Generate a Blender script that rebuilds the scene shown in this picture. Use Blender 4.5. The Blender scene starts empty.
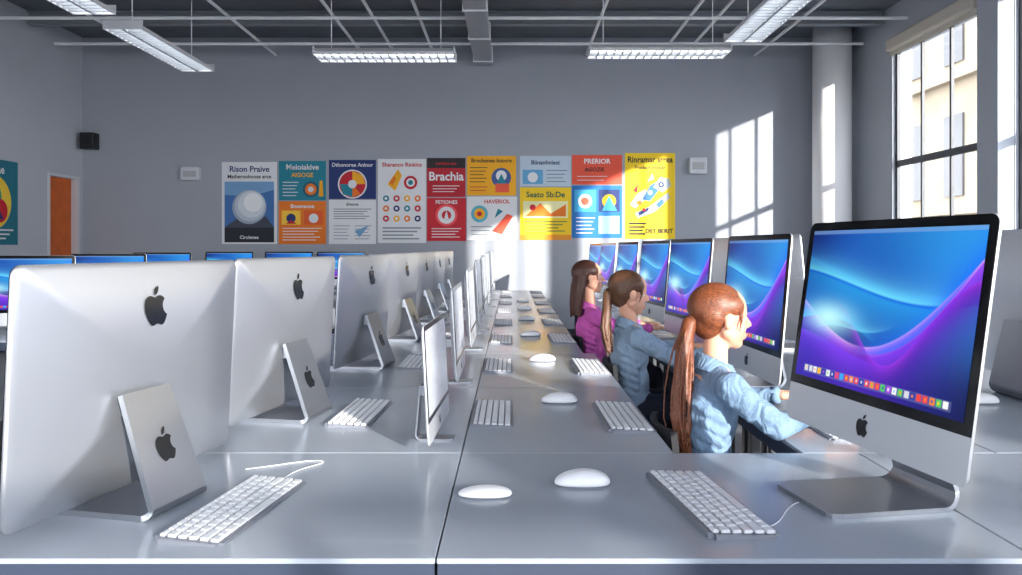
import bpy, bmesh, math, random
import numpy as np
from mathutils import Vector, Matrix, Euler
random.seed(7)
S = bpy.context.scene
COL = S.collection
F = 775.0; CX = 512.0; CY = 248.0; CAMZ = 1.30; TZ = 0.75

# ------------------------------------------------------------------ helpers
def lin(c):
    c = c/255.0
    return c/12.92 if c <= 0.04045 else ((c+0.055)/1.055)**2.4
def rgb(r, g, b): return (lin(r), lin(g), lin(b), 1.0)

def mat(name, col, rough=0.5, metal=0.0, emis=0.0, bump=0.0, bscale=60.0, var=0.0, vscale=8.0, spec=0.5, coat=0.0, bdist=.01):
    m = bpy.data.materials.new(name); m.use_nodes = True
    nt = m.node_tree; N = nt.nodes; L = nt.links
    p = N['Principled BSDF']
    p.inputs['Base Color'].default_value = col
    p.inputs['Roughness'].default_value = rough
    p.inputs['Metallic'].default_value = metal
    p.inputs['Specular IOR Level'].default_value = spec
    if coat: p.inputs['Coat Weight'].default_value = coat
    if emis:
        p.inputs['Emission Color'].default_value = col
        p.inputs['Emission Strength'].default_value = emis
    tc = N.new('ShaderNodeTexCoord')
    if var:
        n = N.new('ShaderNodeTexNoise'); n.inputs['Scale'].default_value = vscale
        n.inputs['Detail'].default_value = 6
        L.new(tc.outputs['Object'], n.inputs['Vector'])
        mr = N.new('ShaderNodeMapRange')
        mr.inputs['From Min'].default_value = 0.3; mr.inputs['From Max'].default_value = 0.7
        mr.inputs['To Min'].default_value = 1-var; mr.inputs['To Max'].default_value = 1+var
        L.new(n.outputs['Fac'], mr.inputs['Value'])
        mx = N.new('ShaderNodeVectorMath'); mx.operation = 'SCALE'
        mx.inputs[0].default_value = col[:3]
        L.new(mr.outputs['Result'], mx.inputs['Scale'])
        L.new(mx.outputs['Vector'], p.inputs['Base Color'])
    if bump:
        n2 = N.new('ShaderNodeTexNoise'); n2.inputs['Scale'].default_value = bscale
        n2.inputs['Detail'].default_value = 4
        L.new(tc.outputs['Object'], n2.inputs['Vector'])
        b = N.new('ShaderNodeBump'); b.inputs['Strength'].default_value = bump
        b.inputs['Distance'].default_value = bdist
        L.new(n2.outputs['Fac'], b.inputs['Height'])
        L.new(b.outputs['Normal'], p.inputs['Normal'])
    return m

def hairmat(name, c1, c2, sc=(90,90,9)):
    m = bpy.data.materials.new(name); m.use_nodes = True
    nt = m.node_tree; N = nt.nodes; L = nt.links; p = N['Principled BSDF']
    tc = N.new('ShaderNodeTexCoord'); mp = N.new('ShaderNodeMapping')
    mp.inputs['Scale'].default_value = sc
    n = N.new('ShaderNodeTexNoise'); n.inputs['Scale'].default_value = 5.5; n.inputs['Detail'].default_value = 4
    L.new(tc.outputs['Object'], mp.inputs['Vector']); L.new(mp.outputs['Vector'], n.inputs['Vector'])
    cr = N.new('ShaderNodeValToRGB'); cr.color_ramp.elements[0].position = .34; cr.color_ramp.elements[1].position = .70
    cr.color_ramp.elements[0].color = c1; cr.color_ramp.elements[1].color = c2
    L.new(n.outputs['Fac'], cr.inputs['Fac']); L.new(cr.outputs['Color'], p.inputs['Base Color'])
    b = N.new('ShaderNodeBump'); b.inputs['Strength'].default_value = .35; b.inputs['Distance'].default_value = .002
    L.new(n.outputs['Fac'], b.inputs['Height']); L.new(b.outputs['Normal'], p.inputs['Normal'])
    p.inputs['Roughness'].default_value = .45
    return m

def clothmat(name, col, rough=.85):
    m = bpy.data.materials.new(name); m.use_nodes = True
    nt = m.node_tree; N = nt.nodes; L = nt.links; p = N['Principled BSDF']; p.inputs['Roughness'].default_value = rough
    tc = N.new('ShaderNodeTexCoord'); mp = N.new('ShaderNodeMapping'); mp.inputs['Scale'].default_value = (1,1.3,.55); mp.inputs['Rotation'].default_value=(.5,.6,.2)
    n = N.new('ShaderNodeTexNoise'); n.inputs['Scale'].default_value = 17; n.inputs['Detail'].default_value = 2.5; n.inputs['Distortion'].default_value = 1.6
    f = N.new('ShaderNodeTexNoise'); f.inputs['Scale'].default_value = 260; f.inputs['Detail'].default_value = 3
    L.new(tc.outputs['Object'], mp.inputs['Vector']); L.new(mp.outputs['Vector'], n.inputs['Vector']); L.new(tc.outputs['Object'], f.inputs['Vector'])
    cr = N.new('ShaderNodeValToRGB'); cr.color_ramp.elements[0].position=.3; cr.color_ramp.elements[1].position=.7
    cr.color_ramp.elements[0].color = tuple(c*.82 for c in col[:3])+(1,); cr.color_ramp.elements[1].color = tuple(min(1,c*1.15) for c in col[:3])+(1,)
    L.new(f.outputs['Fac'], cr.inputs['Fac']); L.new(cr.outputs['Color'], p.inputs['Base Color'])
    b = N.new('ShaderNodeBump'); b.inputs['Strength'].default_value = .5; b.inputs['Distance'].default_value = .03
    b2 = N.new('ShaderNodeBump'); b2.inputs['Strength'].default_value = .2; b2.inputs['Distance'].default_value = .002
    L.new(n.outputs['Fac'], b.inputs['Height']); L.new(f.outputs['Fac'], b2.inputs['Height'])
    L.new(b.outputs['Normal'], b2.inputs['Normal']); L.new(b2.outputs['Normal'], p.inputs['Normal'])
    return m

def new_obj(name, mesh, mats=None, parent=None, loc=(0,0,0), rot=(0,0,0), smooth=False):
    o = bpy.data.objects.new(name, mesh); COL.objects.link(o)
    o.location = loc; o.rotation_euler = rot
    if mats is not None and mesh is not None and len(mesh.materials) == 0:
        if not isinstance(mats, (list, tuple)): mats = [mats]
        for m in mats: mesh.materials.append(m)
    if parent: o.parent = parent
    if smooth:
        mesh.polygons.foreach_set('use_smooth', [True]*len(mesh.polygons))
    return o
def empty(name, loc=(0,0,0), rz=0.0, s=1.0):
    o = bpy.data.objects.new(name, None); COL.objects.link(o)
    o.empty_display_size = .1; o.location = loc; o.rotation_euler = (0,0,rz); o.scale = (s,s,s)
    return o
def tag(o, label, cat, group=None):
    o['label'] = label; o['category'] = cat
    if group: o['group'] = group
    return o
def struct(o): o['kind'] = 'structure'; return o

def mesh_from(bm, name='m'):
    me = bpy.data.meshes.new(name); bm.to_mesh(me); bm.free(); return me
def bm_box(bm, x0, x1, y0, y1, z0, z1, mi=0, bev=0.0, seg=2):
    vs = [bm.verts.new(p) for p in [(x0,y0,z0),(x1,y0,z0),(x1,y1,z0),(x0,y1,z0),(x0,y0,z1),(x1,y0,z1),(x1,y1,z1),(x0,y1,z1)]]
    fs = []
    for f in [(0,3,2,1),(4,5,6,7),(0,1,5,4),(1,2,6,5),(2,3,7,6),(3,0,4,7)]:
        fc = bm.faces.new([vs[i] for i in f]); fc.material_index = mi; fs.append(fc)
    if bev:
        es = list({e for f in fs for e in f.edges})
        bmesh.ops.bevel(bm, geom=es, offset=bev, segments=seg, affect='EDGES', profile=.6)
def box_mesh(x0,x1,y0,y1,z0,z1,bev=0.0,seg=2):
    bm = bmesh.new(); bm_box(bm,x0,x1,y0,y1,z0,z1,0,bev,seg); return mesh_from(bm)
def bm_cyl(bm, p1, p2, r1, r2, seg=16):
    p1 = Vector(p1); p2 = Vector(p2); d = p2-p1
    q = Vector((0,0,1)).rotation_difference(d.normalized())
    M = Matrix.Translation((p1+p2)/2) @ q.to_matrix().to_4x4()
    bmesh.ops.create_cone(bm, cap_ends=True, segments=seg, radius1=r1, radius2=r2, depth=d.length, matrix=M)
def cyl_mesh(p1,p2,r1,r2=None,seg=16):
    bm = bmesh.new(); bm_cyl(bm,p1,p2,r1,r1 if r2 is None else r2,seg); return mesh_from(bm)
def rrect(w, h, r, n=6, bottom_r=None):
    pts = []
    rb = r if bottom_r is None else bottom_r
    for (cx, cz, a0, rr) in [(w/2-r, h-r, 0, r), (-w/2+r, h-r, 90, r), (-w/2+rb, rb, 180, rb), (w/2-rb, rb, 270, rb)]:
        if rr < 1e-4:
            pts.append((cx, cz)); continue
        for i in range(n+1):
            a = math.radians(a0+90*i/n); pts.append((cx+rr*math.cos(a), cz+rr*math.sin(a)))
    return pts
def evalmesh(o):
    dg = bpy.context.evaluated_depsgraph_get(); dg.update()
    me = bpy.data.meshes.new_from_object(o.evaluated_get(dg))
    bpy.data.objects.remove(o)
    return me
def tube(pts, r, name='tube', res=6):
    cu = bpy.data.curves.new(name, 'CURVE'); cu.dimensions = '3D'; cu.bevel_depth = r; cu.bevel_resolution = 2; cu.resolution_u = res
    sp = cu.splines.new('NURBS'); sp.points.add(len(pts)-1)
    for i, p in enumerate(pts): sp.points[i].co = (*p, 1)
    sp.use_endpoint_u = True; sp.order_u = 4
    o = bpy.data.objects.new(name, cu); COL.objects.link(o)
    return evalmesh(o)
def text_mesh(s, size, bold=0.0, align='CENTER'):
    cu = bpy.data.curves.new('t', 'FONT'); cu.body = s; cu.size = size; cu.offset = bold*size
    cu.align_x = align; cu.align_y = 'CENTER'; cu.resolution_u = 3
    o = bpy.data.objects.new('t', cu); COL.objects.link(o)
    return evalmesh(o)

# ------------------------------------------------------------------ materials
M_alu = mat('brushed_aluminium', rgb(196,199,205), .40, .88, bump=.02, bscale=300)
M_alul = mat('light_aluminium', rgb(214,217,222), .38, .55, bump=.02, bscale=300)
M_aluf = mat('aluminium_stand', rgb(158,162,169), .30, .90)
M_white = mat('white_plastic', rgb(236,238,242), .35)
M_key = mat('key_white', rgb(222,224,229), .4)
M_glass = mat('black_glass', rgb(8,8,10), .12, spec=.3)
M_logo = mat('logo_black', rgb(12,13,16), .25)
M_desk = mat('desk_laminate', rgb(152,160,172), .24, var=.03, vscale=3, bump=.006, bscale=400, coat=.12)
M_edge = mat('desk_edge_band', rgb(50,58,76), .45)
M_leg = mat('desk_leg_metal', rgb(60,64,72), .4, .5)
M_black = mat('black_fabric', rgb(24,25,30), .75, bump=.2, bscale=400)
M_blackp = mat('black_plastic', rgb(20,21,24), .4)
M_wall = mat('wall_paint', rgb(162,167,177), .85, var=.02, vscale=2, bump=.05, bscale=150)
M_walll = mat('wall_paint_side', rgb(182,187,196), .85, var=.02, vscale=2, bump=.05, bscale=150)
M_floor = mat('floor_vinyl', rgb(130,133,139), .4, var=.06, vscale=5)
M_ceil = mat('ceiling_deck', rgb(112,117,124), .9, var=.10, vscale=3)
M_pipe = mat('painted_pipe', rgb(240,242,245), .5)
M_duct = mat('duct_metal', rgb(165,171,178), .5, .2)
M_frame = mat('window_frame', rgb(62,66,75), .5)
M_colw = mat('column_paint', rgb(250,250,252), .7, bump=.03, bscale=80)
M_door = mat('door_wood', rgb(204,96,28), .5, var=.12, vscale=6)
M_trim = mat('trim_white', rgb(205,208,215), .5)
M_lamp = mat('lamp_housing', rgb(212,214,218), .45)
M_tube = mat('lamp_tube', rgb(255,255,255), .5, emis=9)
M_shade = mat('roller_shade', rgb(214,206,192), .8)
M_mouse = mat('mouse_white', rgb(240,241,245), .3)
M_mgrey = mat('mouse_grey', rgb(120,124,132), .35)
M_page = mat('pale_screen_page', rgb(190,194,202), .25, emis=.15, var=.08, vscale=9)

def winglass():
    m = bpy.data.materials.new('window_glass'); m.use_nodes = True
    N = m.node_tree.nodes; L = m.node_tree.links; N.clear()
    o = N.new('ShaderNodeOutputMaterial'); t = N.new('ShaderNodeBsdfTransparent'); g = N.new('ShaderNodeBsdfGlossy')
    g.inputs['Roughness'].default_value = .02; mx = N.new('ShaderNodeMixShader'); mx.inputs[0].default_value = .05
    L.new(t.outputs[0], mx.inputs[1]); L.new(g.outputs[0], mx.inputs[2]); L.new(mx.outputs[0], o.inputs[0])
    return m
M_wg = winglass()

# ------------------------------------------------------------------ display picture
NX, NZ = 320, 180
uu = np.linspace(0, 1, NX+1); vv = np.linspace(0, 1, NZ+1)
U, V = np.meshgrid(uu, vv)
def C(r,g,b): return np.array([lin(r), lin(g), lin(b)])
def mixc(a, b, t): return a*(1-t[...,None]) + b*t[...,None]
def sstep(a, b, x):
    t = np.clip((x-a)/(b-a), 0, 1); return t*t*(3-2*t)
top = mixc(C(14,50,160)*np.ones(3), C(50,160,232)*np.ones(3), U)
bot = mixc(C(52,34,170)*np.ones(3), C(10,10,60)*np.ones(3), U**.8)
img = mixc(bot, top, sstep(.1,.85,V))
def sheet(f, col, edge, depth, amp=1.0, up=True, mask=None):
    global img
    d = (V-f) if up else (f-V)
    a = sstep(0, edge, d)*np.exp(-np.clip(d,0,None)/depth)*amp
    if mask is not None: a = a*mask
    img = mixc(img, col, np.clip(a,0,1))
W0 = .76+.14*np.sin(3.0*U+2.6)
sheet(W0, C(8,28,125), .03, .25, .85, up=True, mask=1-sstep(.45,.9,U))
sheet(W0, C(40,170,245), .02, .18, .9, up=False)
W1 = .52+.20*np.sin(2.6*U+1.9)+.26*U**2
sheet(W1, C(18,96,222), .02, .20, .85)
sheet(W1+.02, C(120,238,255), .015, .065, .95, mask=1-sstep(.75,1,U))
W2 = .44-.24*np.sin(3.7*U-.35)+.34*U**2.0
sheet(W2, C(16,16,120), .02, .36, .92, up=False)
sheet(W2, C(100,50,245), .015, .20, .95, up=False)
sheet(W2, C(190,80,250), .012, .08, .85, up=False, mask=sstep(.05,.3,U))
sheet(W2, C(250,200,255), .008, .018, .95, up=False)
W3 = .60-.50*np.exp(-((U-.58)/.26)**2)+.16*U
sheet(W3, C(40,14,140), .02, .17, .9, up=False, mask=sstep(.15,.4,U))
sheet(W3, C(176,60,238), .012, .040, .9, up=False, mask=sstep(.2,.45,U))
W4 = .12+.66*U**2.4+.06*np.sin(7*U)
sheet(W4, C(26,110,255), .02, .11, .9, up=True, mask=sstep(.35,.6,U))
sheet(W4, C(120,50,235), .012, .045, .85, up=False, mask=sstep(.35,.6,U))
W5 = .36+.10*np.sin(5.2*U+.3)-.16*U
sheet(W5, C(40,190,255), .012, .09, .9, up=True, mask=1-sstep(.30,.55,U))
W6 = .24+.09*np.sin(4.4*U+2.0)+.06*U
sheet(W6, C(120,60,240), .012, .08, .8, up=False, mask=1-sstep(.35,.7,U))
W7 = .30+.32*(U-.15)+.05*np.sin(9*U)
sheet(W7, C(120,225,255), .010, .030, .75, up=True, mask=sstep(.1,.2,U)*(1-sstep(.40,.65,U)))
g = np.exp(-(((U-.19)/.14)**2+((V-.42)/.085)**2))
img = mixc(img, C(190,248,255), np.clip(g*1.0,0,1))
img = mixc(img, C(6,16,84), .7*np.exp(-(((U-.0)/.18)**2+((V-1.0)/.30)**2)))
img = mixc(img, C(130,170,220), .5*(V > .975))
rs = np.random.RandomState(3)
pal = [C(250,250,250),C(240,70,60),C(60,170,250),C(250,200,50),C(90,210,90),C(250,140,40),C(180,80,230),C(30,60,160),C(220,220,230)]
img = mixc(img, C(120,130,190), .35*((V>.030)&(V<.086)&(U>.06)&(U<.94)))
nic = 27
for i in range(nic):
    a = .068+i*(.866/nic); b = a+.866/nic*.78
    m_ = ((U>a)&(U<b)&(V>.040)&(V<.078)).astype(float)
    img = mixc(img, pal[rs.randint(len(pal))], m_*.92)
    m2 = ((U>a+.008)&(U<b-.008)&(V>.050)&(V<.068)).astype(float)
    img = mixc(img, pal[rs.randint(len(pal))], m2*.8)
def display_mesh():
    co = np.zeros((NZ+1, NX+1, 3)); co[...,0] = U-.5; co[...,2] = V
    idx = np.arange((NX+1)*(NZ+1)).reshape(NZ+1, NX+1)
    q = np.stack([idx[:-1,:-1], idx[:-1,1:], idx[1:,1:], idx[1:,:-1]], -1).reshape(-1,4)
    me = bpy.data.meshes.new('display'); me.from_pydata(co.reshape(-1,3).tolist(), [], q.tolist())
    at = me.color_attributes.new('pic', 'FLOAT_COLOR', 'POINT')
    cc = np.ones(((NX+1)*(NZ+1), 4), dtype=np.float32); cc[:,:3] = img.reshape(-1,3)
    at.data.foreach_set('color', cc.ravel()); me.update()
    m = bpy.data.materials.new('display_picture'); m.use_nodes = True
    N = m.node_tree.nodes; L = m.node_tree.links; p = N['Principled BSDF']
    a = N.new('ShaderNodeAttribute'); a.attribute_name = 'pic'
    p.inputs['Base Color'].default_value = (.004,.004,.006,1); p.inputs['Roughness'].default_value = .25
    p.inputs['Specular IOR Level'].default_value = .08
    L.new(a.outputs['Color'], p.inputs['Emission Color']); p.inputs['Emission Strength'].default_value = .95
    me.materials.append(m); return me
DISP = display_mesh()
bm = bmesh.new(); v = [bm.verts.new(p) for p in ((-.5,0,0),(.5,0,0),(.5,0,1),(-.5,0,1))]; bm.faces.new(v)
PAGE = mesh_from(bm); PAGE.materials.append(M_page)

# ------------------------------------------------------------------ fruit emblem outline
def apple_paths():
    A = [("M",12.152,6.896),(-.948,0,-2.415,-1.078,-3.96,-1.04),(-2.04,.027,-3.91,1.183,-4.961,3.014),(-2.117,3.675,-.546,9.103,1.519,12.09),
         (1.013,1.454,2.208,3.09,3.792,3.039),(1.52,-.065,2.09,-.987,3.935,-.987),(1.831,0,2.35,.987,3.96,.948),(1.637,-.026,2.676,-1.48,3.676,-2.948),
         (1.156,-1.688,1.636,-3.325,1.662,-3.415),(-.039,-.013,-3.182,-1.221,-3.22,-4.857),(-.026,-3.04,2.48,-4.494,2.597,-4.559),
         (-1.429,-2.09,-3.623,-2.324,-4.39,-2.376),(-2,-.156,-3.675,1.09,-4.61,1.09)]
    B = [("M",15.53,3.83),(.843,-1.012,1.4,-2.427,1.245,-3.83),(-1.207,.052,-2.662,.805,-3.532,1.818),(-.78,.896,-1.454,2.338,-1.273,3.714),(1.338,.104,2.715,-.688,3.559,-1.701)]
    out = []
    for P in (A, B):
        x, y = P[0][1:]; pts = [(x,y)]
        for (a,b,c,d,e,f) in P[1:]:
            for i in range(1, 7):
                t = i/6
                pts.append((x+3*(1-t)**2*t*a+3*(1-t)*t*t*c+t**3*e, y+3*(1-t)**2*t*b+3*(1-t)*t*t*d+t**3*f))
            x += e; y += f
        out.append([((px-12)/24, (12-py)/24) for px,py in pts[:-1]])
    return out
def emblem_verts():
    cu = bpy.data.curves.new('e','CURVE'); cu.dimensions = '2D'; cu.fill_mode = 'BOTH'
    for pts in apple_paths():
        sp = cu.splines.new('POLY'); sp.points.add(len(pts)-1); sp.use_cyclic_u = True
        for i,p in enumerate(pts): sp.points[i].co = (p[0],p[1],0,1)
    o = bpy.data.objects.new('e', cu); COL.objects.link(o)
    me = evalmesh(o)
    vs = [(v.co.x, v.co.y) for v in me.vertices]; fs = [tuple(p.vertices) for p in me.polygons]
    return vs, fs
EV, EF = emblem_verts()

# ------------------------------------------------------------------ desktop computer
_cache = {}
def depth_at(s): 
    s = min(1.0, abs(s)); return .007+.036*(1-s**2.4)
STY = { # th, zt factor, rb, fw, aw0, aw1, ytop, yr, yfront, xoff
 'L':(.012,.44,.014,.100,.088,.074,.066,.150,-.140,.05),
 'M':(.007,.40,.025,.050,.046,.040,.085,.105,-.060,0),
 'R':(.010,.40,.035,.112,.100,.075,.085,.125,-.140,0),
 'R1':(.010,.40,.035,.112,.100,.075,.085,.160,-.140,0)}
def computer_meshes(key):
    if key in _cache: return _cache[key]
    W, H, zb, tilt, sty = key
    R = Matrix.Translation((0,0,zb)) @ Matrix.Rotation(-math.radians(tilt), 4, 'X')
    parts = []
    bm = bmesh.new(); pts = rrect(W, H, .022, 6)
    cz = H/2; rings = []
    def ring(s, y): return [bm.verts.new((x*s, y, cz+(z-cz)*s)) for x,z in pts]
    rings.append(ring(.997, 0)); rings.append(ring(1, .0015)); rings.append(ring(1, .0055))
    for s in (.985,.95,.9,.82,.72,.6,.48,.36,.24,.12): rings.append(ring(s, depth_at(s)))
    n = len(pts)
    for a, b in zip(rings[:-1], rings[1:]):
        for i in range(n): bm.faces.new((a[i], a[(i+1)%n], b[(i+1)%n], b[i]))
    bm.faces.new(rings[-1]); bm.faces.new(list(reversed(rings[0])))
    bmesh.ops.recalc_face_normals(bm, faces=bm.faces)
    bm.transform(R); me = mesh_from(bm); me.materials.append(M_alu if sty=='L' else M_alul)
    me.polygons.foreach_set('use_smooth', [len(p.vertices)==4 for p in me.polygons])
    parts.append(('housing', me, None))
    chin = .185*H
    bm = bmesh.new(); p2 = rrect(W*.997, H-chin, .021, 6, bottom_r=0.0)
    a = [bm.verts.new((x,-.0002,z+chin-.0007)) for x,z in p2]; b = [bm.verts.new((x,-.0016,z+chin-.0007)) for x,z in p2]
    for i in range(len(p2)): bm.faces.new((a[i],a[(i+1)%len(p2)],b[(i+1)%len(p2)],b[i]))
    bm.faces.new(b); bm.faces.new(list(reversed(a))); bmesh.ops.recalc_face_normals(bm, faces=bm.faces)
    bm.transform(R); me = mesh_from(bm); me.materials.append(M_alul if sty=='M2' else M_glass); parts.append(('screen_bezel', me, None))
    bz = .022
    T = R @ Matrix.Translation((0,-.0024,chin+bz)) @ Matrix.Diagonal((W-2*bz,1,H-chin-2*bz,1))
    parts.append(('display', DISP, T))
    def emb(size, cx_, cz_, yf, flip, bmt=R):
        bm = bmesh.new(); vs = []
        for x,y in EV:
            px = cx_+(-x if flip else x)*size; pz = cz_+y*size
            vs.append(bm.verts.new((px, yf(px,pz), pz)))
        for f in EF:
            try: bm.faces.new([vs[i] for i in f])
            except ValueError: pass
        bm.transform(bmt); me = mesh_from(bm); me.materials.append(M_logo); return me
    parts.append(('logo', emb(.05, 0, chin*.5, lambda x,z: -.0008, False), None))
    if sty in 'L':
        parts.append(('logo', emb(.088*H/.5, 0, H*.805, lambda x,z: depth_at(max(abs(x)/(W/2), abs(z-cz)/(H/2)))+.0022, True), None))
    th,zf,rb,fw,aw0,aw1,ytop,yr,yf_,xo = STY[sty]
    zt = zb+H*zf
    h0 = th/2+.0003
    prof = [(yf_,h0,fw*.86),(yf_+.008,h0,fw*.95),(yf_+.03,h0,fw),(0,h0,fw),(yr-rb,h0,fw)]
    for i in range(1,8):
        a_ = math.radians(90*i/7*.94); prof.append((yr-rb+rb*math.sin(a_), h0+rb*(1-math.cos(a_)), fw+(aw0-fw)*i/7))
    y0,z0,_ = prof[-1]; k = 6
    for i in range(1,k+1):
        t = i/k; prof.append((y0+(ytop-y0)*t, z0+(zt-z0)*t, aw0+(aw1-aw0)*t))
    bm = bmesh.new(); lo=[]; hi=[]
    for i,(y,z,w) in enumerate(prof):
        ya,za,_ = prof[max(0,i-1)]; yb,zb_,_ = prof[min(len(prof)-1,i+1)]
        d = Vector((0,yb-ya,zb_-za)).normalized(); nn = Vector((0,-d.z,d.y))
        hi.append([bm.verts.new(Vector((x+xo,y,z))+nn*th*.5) for x in (-w,w)]); lo.append([bm.verts.new(Vector((x+xo,y,z))-nn*th*.5) for x in (-w,w)])
    for i in range(len(prof)-1):
        bm.faces.new((hi[i][0],hi[i][1],hi[i+1][1],hi[i+1][0])); bm.faces.new((lo[i][1],lo[i][0],lo[i+1][0],lo[i+1][1]))
        bm.faces.new((lo[i][0],hi[i][0],hi[i+1][0],lo[i+1][0])); bm.faces.new((hi[i][1],lo[i][1],lo[i+1][1],hi[i+1][1]))
    bm.faces.new((hi[0][1],hi[0][0],lo[0][0],lo[0][1])); bm.faces.new((hi[-1][0],hi[-1][1],lo[-1][1],lo[-1][0]))
    bmesh.ops.recalc_face_normals(bm, faces=bm.faces)
    me = mesh_from(bm); me.materials.append(M_aluf); parts.append(('stand', me, None))
    yp = math.tan(math.radians(tilt))*(zt-zb)+.030; hw = min(.05, aw1*.8)
    me = box_mesh(-hw+xo,hw+xo,yp,ytop+.006,zt-.05,zt-.006,.003); me.materials.append(M_aluf); parts.append(('hinge', me, None))
    if sty in 'L':
        zc = z0+(zt-z0)*.50; yc = y0+(ytop-y0)*.50+th*.5+.0016; sl=(ytop-y0)/(zt-z0)
        parts.append(('logo', emb(.068, xo, zc, lambda x,z: yc+sl*(z-zc), True, Matrix.Identity(4)), None))
    _cache[key] = parts
    return parts
def computer(loc, rotdeg, key, s=1.0, label='', group=None, page=False):
    r = empty('desktop_computer', loc, math.radians(rotdeg), s)
    for nm, me, T in computer_meshes(key):
        o = new_obj(nm, PAGE if (page and nm=='display') else me, None, r)
        if T is not None: o.matrix_local = T
    tag(r, label, 'computer', group); return r
KL = (.70,.49,.03,3.0,'L'); KM = (.70,.49,.05,3.0,'M'); KR = (.70,.555,.05,5.0,'R'); KR1 = (.62,.505,.115,8.5,'R1')

# ------------------------------------------------------------------ room
YB = 11.5; XL = -6.37; XR = 4.90; YF = -3.0; ZC = 4.42
def room():
    struct(new_obj('floor', box_mesh(XL-.3,XR+.3,YF-.3,YB+.3,-.1,0), M_floor))
    struct(new_obj('ceiling', box_mesh(XL-.3,XR+.3,YF-.3,YB+.3,ZC,ZC+.15), M_ceil))
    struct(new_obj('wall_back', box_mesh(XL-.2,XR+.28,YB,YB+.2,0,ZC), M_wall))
    bm = bmesh.new(); d0,d1,dz = 10.62,11.38,2.34
    bm_box(bm,XL-.2,XL,YF-.2,d0,0,ZC); bm_box(bm,XL-.2,XL,d1,YB,0,ZC); bm_box(bm,XL-.2,XL,d0,d1,dz,ZC)
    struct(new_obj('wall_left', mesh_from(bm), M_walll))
    dr = empty('door_1', (XL-.10,(d0+d1)/2,0)); struct(dr)
    new_obj('door_leaf', box_mesh(-.02,.02,-(d1-d0)/2+.04,(d1-d0)/2-.04,.005,dz-.04,.003), M_door, dr)
    bm = bmesh.new(); h=(d1-d0)/2
    bm_box(bm,-.05,.12,-h,-h+.04,0,dz); bm_box(bm,-.05,.12,h-.04,h,0,dz); bm_box(bm,-.05,.12,-h+.04,h-.04,dz-.04,dz)
    new_obj('door_frame', mesh_from(bm), M_trim, dr)
    new_obj('handle', cyl_mesh((.02,-h+.12,1.02),(.07,-h+.12,1.02),.012), M_aluf, dr)
    struct(new_obj('baseboard_back', box_mesh(XL,XR,YB-.015,YB,0,.1), M_edge))
    struct(new_obj('baseboard_left', box_mesh(XL,XL+.015,YF,10.6,0,.1), M_edge))
    wins = [(8.12,9.98),(4.9,7.55),(2.3,4.5),(-.2,1.8),(-2.6,-.6)]
    z0,z1 = 1.0,3.86
    bm = bmesh.new(); T=.25
    ys = [YF-.2]+[v for w in sorted(wins) for v in w]+[YB]
    for i in range(0,len(ys),2): bm_box(bm,XR,XR+T,ys[i],ys[i+1],0,ZC)
    for a,b in wins: bm_box(bm,XR,XR+T,a,b,0,z0); bm_box(bm,XR,XR+T,a,b,z1,ZC)
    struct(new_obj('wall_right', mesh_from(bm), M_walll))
    k = 1
    def window(along, a, b, pos, z0, z1, nv, hs):
        nonlocal k
        w = empty('window_%d'%k, ((pos,(a+b)/2,z0) if along=='y' else ((a+b)/2,pos,z0))); k+=1; struct(w)
        L_ = (b-a)/2; Hh = z1-z0; bm = bmesh.new()
        def bx(u0,u1,v0,v1,d=.022):
            if along=='y': bm_box(bm,-d,d,u0,u1,v0,v1)
            else: bm_box(bm,u0,u1,-d,d,v0,v1)
        bx(-L_,-L_+.05,0,Hh); bx(L_-.05,L_,0,Hh); bx(-L_+.05,L_-.05,0,.06); bx(-L_+.05,L_-.05,Hh-.06,Hh)
        for i in range(1,nv):
            u = -L_+2*L_*i/nv; bx(u-.018,u+.018,.06,Hh-.06,.016)
        for hz in hs: bx(-L_+.05,L_-.05,hz-.04,hz+.04,.018)
        new_obj('frame', mesh_from(bm), M_frame, w)
        new_obj('glass', (box_mesh(-.003,.003,-L_+.03,L_-.03,.03,Hh-.03) if along=='y' else box_mesh(-L_+.03,L_-.03,-.003,.003,.03,Hh-.03)), M_wg, w)
        return w
    for (a,b) in wins:
        w = window('y', a, b, XR+.06, z0, z1, 3, (1.38,))
        L_=(b-a)/2
        new_obj('sill', box_mesh(-.10,.0,-L_,L_,-.0,.03), M_trim, w)
    for (a,b) in wins:
        s = empty('roller_blind', (XR-.03,(a+b)/2,z1)); L_=(b-a)/2
        new_obj('roller', box_mesh(-.06,.03,-L_-.02,L_+.02,-.04,.12,.03,3), M_shade, s)
        new_obj('shade', box_mesh(.0,.006,-L_+.0,L_-.0,-.10,-.03), M_shade, s)
        tag(s,'beige roller blind rolled up at the top of a tall window','roller blind','roller blinds on the windows')
    rw = [(-5.6,-3.2),(-2.9,-.9),(-.35,1.2),(1.75,3.15),(3.6,4.80)]  # unseen windows behind the camera, added and spaced to streak sun over the desks
    bm = bmesh.new(); xs = [XL-.2]+[v for w in rw for v in w]+[XR+T]
    for i in range(0,len(xs),2): bm_box(bm,xs[i],xs[i+1],YF-.2,YF,0,ZC)
    for a,b in rw: bm_box(bm,a,b,YF-.2,YF,0,.9); bm_box(bm,a,b,YF-.2,YF,4.25,ZC)
    struct(new_obj('wall_front', mesh_from(bm), M_walll))
    for (a,b) in rw: window('x', a, b, YF-.1, .9, 4.25, 2, (1.1,))
    c = new_obj('trim_1', cyl_mesh((0,0,0),(0,0,ZC),.26,.26,48), M_colw, loc=(4.52,10.95,0)); struct(c)
    for p in c.data.polygons: p.use_smooth = len(p.vertices)==4
    struct(new_obj('trim_2', box_mesh(XR-.16,XR,7.56,7.90,0,ZC), M_walll))
room()

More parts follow.
